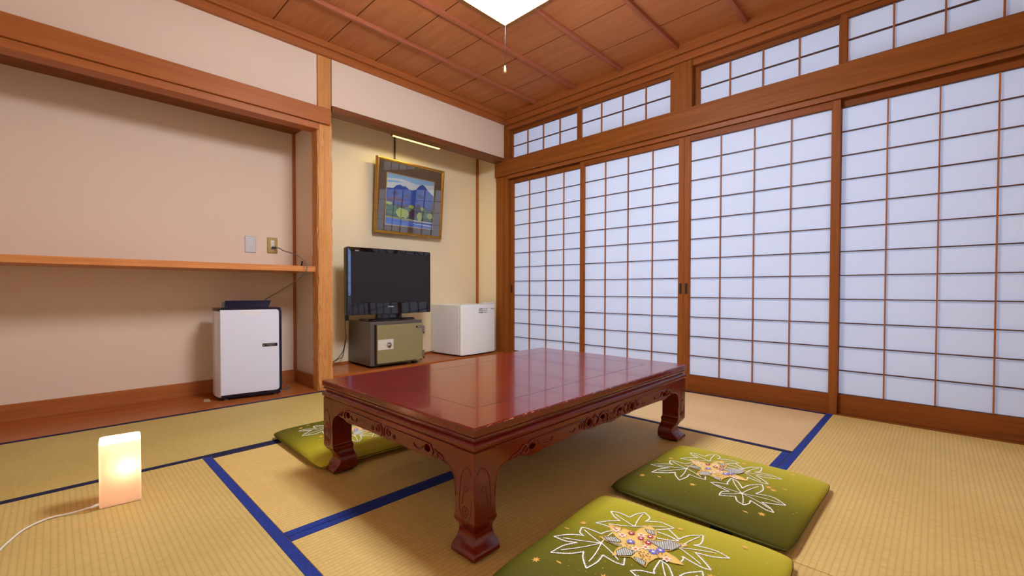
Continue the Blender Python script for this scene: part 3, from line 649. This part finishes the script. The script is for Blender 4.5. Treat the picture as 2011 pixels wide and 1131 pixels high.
for k, (dx, zz) in enumerate(((.006, .3555), (.0, .3475))): g.add(*onto_front(text_mesh(['AIR CLEANER', 'humidifying'][k], .0085, .0002), .287+dx*.3, -.0124, zz), m=2)
g.build('sticker', [BLACK, mat('sticker_blue', (150, 178, 200), .5), mat('sticker_grey', (176, 170, 172), .5)], pf)
# control dip on the front panel
g = MB(); g.add(*onto_front(curve_mesh([[(.065*math.cos(a), .036*math.sin(a)) for a in [PI+PI*k/16 for k in range(17)]]], .0002, 0), .178, -.0114, .594)); g.build('display_window', mat('pale_display', (232, 234, 244), .25), pf)
# cord from the outlet in front of the shelf down behind the flap
Mi = Matrix.Translation(Vector((-2.452, .165, .0016))) @ Matrix.Rotation(math.radians(-10), 4, 'Z'); Mi = Mi.inverted()
cp = [(-2.026, .470, 1.053), (-2.00, .44, 1.050), (-1.985, .40, 1.030), (-1.975, .30, 1.01), (-1.972, .17, .985), (-1.968, .08, .955), (-1.965, .012, .925), (-1.962, .004, .88), (-1.975, .02, .845), (-2.01, .09, .79), (-2.08, .20, .72), (-2.14, .30, .66), (-2.155, .345, .60), (-2.15, .36, .5)]
MB().tube([Mi @ p for p in catmull(cp, 6)], .0036, 8).build('power_cord', mat('grey_cord', (108, 100, 98), .5), pf)
g = MB().box(-2.040, -2.010, .466, .492, 1.045, 1.062, b=.003); g.tube([(-2.022, .476, 1.053), (-2.016, .456, 1.053)], .005, 8)
g.v = [tuple(Mi @ Vector(p)) for p in g.v]; g.build('plug', BLACK, pf)
cp = [(-2.055, .32, .12), (-2.04, .30, .07), (-2.01, .27, .02), (-2.0, .24, .006), (-2.05, .25, .006), (-2.07, .31, .02)]
MB().tube([Mi @ Vector(p) for p in catmull(cp, 6)], .0034, 8).build('power_cord', mat('grey_cord_b', (96, 92, 92), .5), pf)
g = MB(); g.add([(-2.535, .225, .0016), (-2.50, .20, .0016), (-2.487, .30, .0016), (-2.515, .31, .0016), (-2.535, .225, .0028), (-2.50, .20, .0028), (-2.487, .30, .0028), (-2.515, .31, .0028)], [(0, 3, 2, 1), (4, 5, 6, 7), (0, 1, 5, 4), (1, 2, 6, 5), (2, 3, 7, 6), (3, 0, 4, 7)])
g.build('paper_slip', mat('cream_paper', (176, 156, 120), .8), label='small cream slip of card at the left foot of the air purifier', cat='card')

# ------------------------------------------------------------------ safe
sf = empty('safe', (-1.452, .060, .098), math.radians(-1.5), 'grey-brown steel safe with an olive door, under the television', 'safe')
SW, SD, SHt = .484, .395, .356
g = MB().box(0, SW, 0, SD, .018, .018+SHt, b=.006); g.build('cabinet', mat('taupe_enamel', (92, 82, 75), .32), sf)
for x in (.05, SW-.07):
    for y in (.03, SD-.06): MB().box(x, x+.04, y, y+.04, 0, .02).build('foot', BLACK, sf)
OLV = mat('olive_enamel', (142, 132, 94), .32)
g = MB().box(.036, .050, -.012, .002, .028, .352); g.build('door_gap', BLACK, sf)
dr = MB().box(.046, SW-.010, -.030, -.001, .036, .018+SHt-.026, b=.004).build('door', OLV, sf)
g = MB().box(.050, .188, -.032, -.030, .147, .231, b=.0008); g.build('lock_plate', mat('brushed_plate', (222, 220, 216), .3, .3), dr)
MB().lathe([(.023, -.0315), (.023, -.036), (.019, -.040), (.019, -.043), (.010, -.044), (.010, -.049), (.0085, -.050)], (.146, 0, .184), 'y', 28).build('dial', CHROME, dr)
g = MB().box(.1445, .1475, -.0515, -.0495, .176, .192); 
for k in range(24):
    a = 2*PI*k/24; x, z = .146+.0212*math.cos(a), .184+.0212*math.sin(a); g.box(x-.0006, x+.0006, -.0375, -.036, z-.0012, z+.0012)
g.build('dial_mark', BLACK, dr)
HM = mat('hinge_metal', (150, 146, 146), .25, .9)
for z in (.29, .075):
    hg = MB(); hg.lathe([(.007, -.036), (.007, .036)], (SW+.002, -.022, z), n=16); hg.box(SW-.020, SW+.002, -.033, -.030, z-.020, z+.036, b=.0008); hg.build('hinge', HM, sf)
g = MB(); g.add(*onto_front(curve_mesh([rrect(.052, .017, .008, corners=(1, 0, 0, 1))], .0008, 0), SW-.055, -.0308, .318), m=0); g.add(*onto_front(text_mesh('EIKO', .014, .0004), SW-.050, -.0320, .318), m=1)
g.build('badge', [BLACK, mat('badge_white', (224, 220, 206), .4)], dr)
MB().box(SW-.065, SW-.022, -.001, .0, .0205, .0325).build('label_plate', mat('label_cream', (212, 206, 182), .5), sf)

# ------------------------------------------------------------------ television
SCR = mat('screen', (96, 92, 116), .12, spec=1.0, coat=.4); PIANO = mat('piano_black', (8, 7, 9), .04, coat=.5)
tvx, tvy, tvz = -1.209, .135, .4765
tv = empty('television', (tvx, tvy+.09, tvz), math.radians(-1), 'black flat screen television standing on the safe', 'television')
TWd, TH, zb = .785, .545, .052     # zb: bottom of the set above the safe
def ring(w, h, cz, r, y): return [(x, y, z) for x, z in rrect(w, h, r, cx=0, cy=cz)]
cz = zb+TH/2
MB().loft([ring(TWd-.02, TH-.02, cz, .018, -.02), ring(TWd-.002, TH-.002, cz, .014, -.03), ring(TWd, TH, cz, .014, -.06), ring(TWd, TH, cz, .012, -.080)], cap=True).build('back_shell', BLACK, tv)
sw, sh, scz = .696, .405, zb+.102+.2025
g = MB(); g.loft([ring(TWd, TH, cz, .012, -.0805), ring(TWd-.006, TH-.006, cz, .010, -.088), ring(sw+.012, sh+.012, scz, .004, -.0815), ring(sw, sh, scz, .002, -.078)], cap=False); g.build('bezel', PIANO, tv)
g = MB(); g.add([(-TWd/2+.010, -.0876, zb+TH-.014), (-TWd/2+.032, -.0855, zb+TH-.038), (-TWd/2+.032, -.0855, zb+.165), (-TWd/2+.021, -.08655, zb+.155), (-TWd/2+.010, -.0876, zb+.160)], [(0, 1, 2, 3, 4)])
g.build('bezel_reflection', mat('reflection_strip', (128, 150, 190), .05, 1), tv, label='added mirror strip standing in for a reflection on the left bezel')  # added mirror strip imitating the paper doors' reflection in the bezel
MB().box(-sw/2-.003, sw/2+.003, -.079, -.070, scz-sh/2-.003, scz+sh/2+.003).build('screen', SCR, tv)
g = MB(); g.add(*onto_front(text_mesh('TOSHIBA', .0140, .0004), -.01, -.0865, zb+.062)); g.build('logo', mat('logo_white', (226, 226, 230), .3), tv); g = MB(); g.add(*onto_front(text_mesh('REGZA', .0105, .0003), -TWd/2+.085, -.0868, zb+TH-.028)); g.build('logo', mat('logo_silver', (220, 220, 224), .3, emit=None), tv)
g = MB().loft([[(x*s, y*s2-.01, z) for x, y in rrect(.44, .20, .02)] for s, s2, z in ((1, 1, .001), (1, 1, .008), (.94, .9, .016), (.55, .5, .020))]); g.build('stand_base', PIANO, tv)
g = MB().loft([[(x*s, y-.035, z) for x, y in rrect(.24, .045, .015)] for s, z in ((1.05, .016), (1, .03), (.98, .075))]); g.build('stand_neck', PIANO, tv)
Ti = (Matrix.Translation(Vector((tvx, tvy+.09, tvz))) @ Matrix.Rotation(math.radians(-1), 4, 'Z')).inverted()
g = MB()
g.tube([Ti @ p for p in catmull([(-1.575, .23, .56), (-1.575, .235, .50), (-1.57, .25, .44), (-1.555, .27, .34), (-1.56, .30, .24), (-1.60, .34, .16), (-1.68, .36, .12), (-1.75, .34, .106)], 5)], .0028, 6)
g.tube([Ti @ p for p in catmull([(-1.47, .46, .3), (-1.50, .44, .17), (-1.56, .41, .15), (-1.62, .39, .125), (-1.68, .38, .108), (-1.765, .36, .104)], 5)], .0028, 6)
g.build('cord', BLACK, tv)
g = MB().box(-.365, -.335, .005, .03, .006, .056, b=.003); g.build('cable_clamp', BLACK, tv)

# ------------------------------------------------------------------ refrigerator
fr = empty('mini_fridge', (-.545, .062, .098), math.radians(4), 'small white refrigerator on the raised niche floor, right of the safe', 'refrigerator')
FWH = mat('fridge_white', (244, 246, 250), .28, coat=.2); FG = mat('fridge_side', (226, 226, 230), .4)
FW_, FD, FH = .470, .395, .49
MB().box(0, FW_, 0, FD, .012, .012+FH-.012, b=.005).build('cabinet', FG, fr)
MB().box(.006, FW_-.006, -.009, .0, .022, .480).build('gasket', mat('gasket_grey', (150, 148, 146), .6), fr)
rg = []
prof = [(.0, -.010), (.0, -.030)]+[(.01+(FW_-.02)*k/12, -.040-.014*math.sin(PI*k/12)) for k in range(13)]+[(FW_, -.030), (FW_, -.010)]
dr = MB().loft([[(x, y, z) for x, y in prof] for z in (.014, .492)]).build('door', FWH, fr)
MB().loft([[(x, y, z) for x, y in ((0, -.010), (0, -.030), (.01, -.041), (FW_/2, -.0545), (FW_-.01, -.041), (FW_, -.030), (FW_, -.010))] for z in (.4921, .496)]).build('door_cap', mat('cap_pale', (206, 212, 216), .4), dr)
MB().box(FW_-.145, FW_-.004, -.036, -.002, .495, .508, b=.002).build('hinge_cover', WHITE_PL, fr)
for x in (.03, FW_-.03):
    for y in (.02, FD-.03): MB().lathe([(.011, 0), (.013, .004), (.010, .013)], (x, y, 0), n=14).build('foot', BLACK, fr)
g = MB(); INK = mat('ink', (40, 36, 44), .5)
for k, s in enumerate(('冷蔵庫のスイッチは', '庫内の奥にあります', 'ので確認して下さい')): g.add(*onto_front(text_mesh(s, .0135, .0003), .277, -.0546, .447-.0175*k))
g.build('lettering', INK, dr); g = MB(); g.add(*onto_front(text_mesh('Sanden', .0165, .0003), .420, -.0480, .447)); g.build('lettering', INK, dr)
g = MB(); g.tube(catmull([(-.0, .36, .03), (-.06, .37, .012), (-.13, .36, .006), (-.2, .37, .004)], 5), .003, 6); g.build('cord', BLACK, fr)

# ------------------------------------------------------------------ framed picture
lean = math.atan2(.055, .668)
pc = empty('framed_picture', (-.857, .430, 1.244), label='gold framed landscape of blue mountains leaning from the niche wall', cat='picture'); pc.rotation_euler = (lean, 0, 0)
PW, PH = .735, .672
GF = mat('gold_frame', (168, 122, 50), .28, .65); t = NT(GF); n = t.n('ShaderNodeTexNoise', Scale=30.0); t.l(t.coord((1, 1, 1)), n.inputs['Vector']); t.l(t.ramp(n.outputs[0], [(.3, (160, 114, 46)), (.7, (176, 134, 60))]), t.b.inputs['Base Color'])
def fr_ring(i, y): return [(a, y, b) for a, b in ((-PW/2+i, i), (PW/2-i, i), (PW/2-i, PH-i), (-PW/2+i, PH-i))]
MB().loft([fr_ring(.0, 0), fr_ring(0, -.024), fr_ring(.004, -.030), fr_ring(.012, -.031), fr_ring(.015, -.026), fr_ring(.022, -.024), fr_ring(.026, -.018), fr_ring(.027, -.012)], cap=False).build('frame', GF, pc)
MB().box(-PW/2+.004, PW/2-.004, -.010, -.001, .004, PH-.004).build('backing', mat('backing', (70, 54, 40), .8), pc)
mx0, mx1, mz0, mz1 = -PW/2+.105, PW/2-.105, .082, PH-.122
MATB = mat('mount_board', (104, 88, 68), .7)
g = MB()
for d in ((-PW/2+.02, mx0, .02, PH-.02), (mx1, PW/2-.02, .02, PH-.02), (mx0, mx1, .02, mz0), (mx0, mx1, mz1, PH-.02)): g.box(d[0], d[1], -.0135, -.0105, d[2], d[3])
g.build('mount', MATB, pc)
g = MB(); k = .006
for d in ((mx0, mx0+k, mz0, mz1), (mx1-k, mx1, mz0, mz1), (mx0+k, mx1-k, mz0, mz0+k), (mx0+k, mx1-k, mz1-k, mz1)): g.box(d[0], d[1], -.0145, -.0105, d[2], d[3])
g.build('slip', mat('gilt_slip', (222, 196, 120), .35, .4), pc)
PC = [(150, 196, 232), (222, 230, 232), (46, 92, 176), (34, 58, 120), (72, 48, 74), (70, 120, 84), (44, 86, 62), (172, 190, 84), (150, 146, 70), (74, 120, 206), (226, 232, 236), (36, 30, 56), (104, 76, 120)]
PM = [mat('paint_%d' % i, c, .7) for i, c in enumerate(PC)]
g = MB(); lay = [0]
def paint(poly, m):
    lay[0] += 1; y = -.0106-.00004*lay[0]; W, H = mx1-mx0-.008, mz1-mz0-.008
    g.add([(mx0+.004+min(1, max(0, u))*W, y, mz0+.004+min(1, max(0, v))*H) for u, v in poly], [tuple(range(len(poly)))], m)
paint([(0, 0), (1, 0), (1, 1), (0, 1)], 1); paint([(0, .9), (.3, .93), (.6, .88), (1, .92), (1, 1), (0, 1)], 0); paint([(0, .82), (.2, .84), (.35, .87), (.2, .88), (0, .86)], 0)
paint([(0, .71), (.13, .72), (.2, .79), (.27, .815), (.33, .79), (.38, .80), (.45, .755), (.52, .745), (.6, .77), (.67, .86), (.74, .905), (.8, .87), (.9, .77), (1, .70), (1, .38), (0, .38)], 2)
for p in ([(.1, .62), (.2, .69), (.25, .62), (.15, .58)], [(.35, .6), (.43, .68), (.5, .6), (.42, .56)], [(0, .52), (.2, .58), (.4, .50), (.3, .46), (0, .46)], [(.62, .66), (.7, .70), (.8, .62), (.7, .60)]): paint(p, 12 if p[0][1] < .55 else 3)
x = 0
while x < 1: hh = .47+.05*noise.noise(Vector((x*9, 0, 0))); paint([(x, .36), (x+.02, hh), (x+.04, .36)], 4); x += .031
paint([(0, .42), (.12, .39), (.3, .36), (.5, .38), (.7, .37), (.9, .35), (1, .37), (1, .14), (0, .16)], 6)
def blob(u, v, a, b, m):
    paint([(u+a*math.cos(2*PI*k/18)*(1+.12*math.sin(5*k)), v+b*math.sin(2*PI*k/18)*(1+.1*math.cos(4*k))) for k in range(18)], m)
for q in ((.12, .30, .13, .10, 5), (.5, .34, .12, .07, 5), (.82, .30, .12, .09, 5), (.56, .26, .08, .10, 4), (.67, .33, .06, .16, 11), (.3, .26, .09, .10, 7), (.40, .25, .07, .09, 7), (.06, .42, .07, .03, 7), (.52, .41, .06, .035, 7), (.76, .40, .04, .035, 7), (.93, .27, .07, .06, 7), (.70, .23, .055, .095, 7)): blob(*q)
paint([(0, .17), (.3, .155), (.6, .13), (1, .125), (1, .10), (0, .12)], 8); paint([(0, .135), (.4, .12), (.75, .11), (1, .115), (1, 0), (0, 0)], 9); paint([(.5, .075), (.8, .06), (1, .05), (1, .062), (.8, .078)], 10)
g.build('landscape_painting', PM, pc)
gl = bpy.data.materials.new('picture_glass'); gl.use_nodes = True; nt = gl.node_tree; nt.nodes.clear(); o_ = nt.nodes.new('ShaderNodeOutputMaterial'); tr = nt.nodes.new('ShaderNodeBsdfTransparent'); gs = nt.nodes.new('ShaderNodeBsdfGlossy'); gs.inputs['Roughness'].default_value = .02; fz = nt.nodes.new('ShaderNodeFresnel'); fz.inputs[0].default_value = 1.6; mx_ = nt.nodes.new('ShaderNodeMixShader')
nt.links.new(fz.outputs[0], mx_.inputs[0]); nt.links.new(tr.outputs[0], mx_.inputs[1]); nt.links.new(gs.outputs[0], mx_.inputs[2]); nt.links.new(mx_.outputs[0], o_.inputs[0])
MB().box(-PW/2+.02, PW/2-.02, -.0176, -.0166, .02, PH-.02).build('glass', gl, pc)
g = MB().box(-.992, -.980, .452, .458, 1.90, 2.30)
for k in range(16): g.box(-.9885, -.9835, .450, .452, 1.915+.02*k, 1.925+.02*k, m=1)
g.build('picture_hanger', [BLACK, mat('hanger_steel', (130, 128, 126), .3, .8)], label='black slotted hanger strip above the framed picture', cat='hanger')
pl = empty('picture_light', (-.96, .132, 2.036), label='slim glowing strip light behind the niche beam, above the picture', cat='strip light')
WARM = mat('warm_tube', (255, 240, 190), .5, emit=(255, 228, 118), es=3.0)
MB().box(-.25, .25, -.022, .022, .0, .03, b=.002).build('housing', mat('dark_housing', (60, 46, 36), .5), pl)
MB().box(-.24, .24, -.016, .008, -.006, -.0005, b=.002).build('tube', WARM, pl)
ld_ = bpy.data.lights.new('tube_light', 'AREA'); ld_.shape = 'RECTANGLE'; ld_.size = .46; ld_.size_y = .03; ld_.energy = 3.2; ld_.color = (1, .80, .30)
lo = bpy.data.objects.new('tube_light', ld_); COL.objects.link(lo); lo.parent = pl; lo.location = (0, .004, -.009)

# ------------------------------------------------------------------ ceiling lamp with pull cord
cl = empty('ceiling_lamp', (-1.82, -1.82, 2.108), label='square white ceiling lamp with a thin wooden rim and hanging pull cord', cat='ceiling lamp')
A = .272
LW = mat('lamp_diffuser', (255, 255, 255), .5, emit=(240, 246, 255), es=LAMP)
MB().box(-A+.010, A-.010, -A+.010, A-.010, .002, .010, b=.003).build('diffuser', LW, cl)
g = MB()
for d in ((-A-.014, A+.014, -A-.014, -A+.012), (-A-.014, A+.014, A-.012, A+.014), (-A-.014, -A+.012, -A+.012, A-.012), (A-.012, A+.014, -A+.012, A-.012)): g.box(d[0], d[1], d[2], d[3], -.002, .014, b=.001)
for sx in (-1, 1):
    for sy in (-1, 1): g.box(*sorted((sx*A, sx*(A-.012))), *sorted((sy*A, sy*(A-.012))), .014, .15)
g.build('wooden_frame', wood('x', (150, 104, 60), (186, 136, 84)), cl)
g = MB(); B = A-.006
for d in ((-B, B, -B-.001, -B+.001), (-B, B, B-.001, B+.001), (-B-.001, -B+.001, -B, B), (B-.001, B+.001, -B, B)): g.box(d[0], d[1], d[2], d[3], .014, .15)
g.build('added_side_glow', mat('added_lamp_side', (255, 255, 255), .5, emit=(240, 246, 255), es=LAMP*SIDE), cl)  # unseen glowing sides, added to brighten the upper walls and ceiling
g = MB().box(-A-.14, A+.14, -A-.14, A+.14, .150, .162, b=.002); g.build('ceiling_shading_board', wood('y', (130, 88, 50), (160, 112, 66)), cl)  # hidden overhang, widened to darken the ceiling around the lamp
MB().lathe([(.06, .158), (.06, .372), (.08, .376), (.08, .390)], (0, 0, 0)).build('ceiling_mount', WHITE_PL, cl)
MB().tube([(0, 0, .0015), (.002, .0, -.2), (0, .0, -.395)], .0013, 6).build('pull_cord', mat('pull_string', (120, 116, 124), .6), cl)
MB().lathe([(.0015, 0), (.0045, -.008), (.0062, -.028), (.0055, -.032)], (0, 0, -.393), n=12).build('pull_knob', mat('pull_knob', (226, 178, 140), .3), cl)

# ------------------------------------------------------------------ floor lamp
fl_ = empty('floor_lamp', (-3.047, -1.166, .0012), math.radians(-5), 'small glowing box lamp standing on the tatami at the left', 'floor lamp')
def translucent(name, c, t=.6):
    m = bpy.data.materials.new(name); m.use_nodes = True; nt = m.node_tree; nt.nodes.clear(); o = nt.nodes.new('ShaderNodeOutputMaterial')
    a = nt.nodes.new('ShaderNodeBsdfTranslucent'); b = nt.nodes.new('ShaderNodeBsdfDiffuse'); x = nt.nodes.new('ShaderNodeMixShader'); a.inputs[0].default_value = c; b.inputs[0].default_value = c; x.inputs[0].default_value = t
    nt.links.new(b.outputs[0], x.inputs[1]); nt.links.new(a.outputs[0], x.inputs[2]); nt.links.new(x.outputs[0], o.inputs[0]); return m
lw, ld, lh = .108, .082, .212
def shell(g, z0, z1, th=.0015):
    for o in (0, th):
        P = rrect(lw-2*o, ld-2*o, .008)
        g.loft([[(x, y, z) for x, y in P] for z in (z0, z1)], cap=False, smooth=False)
g = MB().loft([[(x, y, z) for x, y in rrect(lw, ld, .008)] for z in (.002, lh)], cap=False, smooth=True); g.build('shade', translucent('lamp_shade', (.96, .77, .65, 1), .62), fl_)
g = MB().loft([[(x*s, y*s, z) for x, y in rrect(lw, ld, .009)] for s, z in ((1, lh), (1, lh+.004), (.975, lh+.008), (.90, lh+.0095))]); g.build('diffuser_cap', mat('lamp_cap', (255, 244, 224), .5, emit=(255, 230, 200), es=2.6), fl_)
g = MB().box(-lw/2+.003, lw/2-.003, -ld/2+.003, ld/2-.003, 0, .004); g.build('base', WHITE_PL, fl_)
g = MB(); bm = bmesh.new(); bmesh.ops.create_uvsphere(bm, u_segments=16, v_segments=10, radius=.026)
for q in bm.verts: q.co += Vector((.016, -.012, .125))
g.bm(bm, 0, True); g.build('bulb', mat('bulb', (255, 220, 160), .5, emit=(255, 214, 165), es=9), fl_)
Li = (Matrix.Translation(Vector((-3.047, -1.166, .0012))) @ Matrix.Rotation(math.radians(-5), 4, 'Z')).inverted()
cp = [(-3.098, -1.190, .016), (-3.12, -1.20, .016), (-3.17, -1.18, .006), (-3.22, -1.17, .0045), (-3.27, -1.21, .0045), (-3.30, -1.28, .0045), (-3.33, -1.36, .0045), (-3.40, -1.45, .0045), (-3.5, -1.5, .0045)]
g = MB().tube([Li @ Vector(p) for p in catmull(cp, 6)], .0026, 8); g.tube([Li @ Vector((-3.098, -1.190, .016)), Li @ Vector((-3.125, -1.202, .015))], [.006, .0035], 8)
g.build('cord', mat('white_cord', (226, 224, 222), .4), fl_)
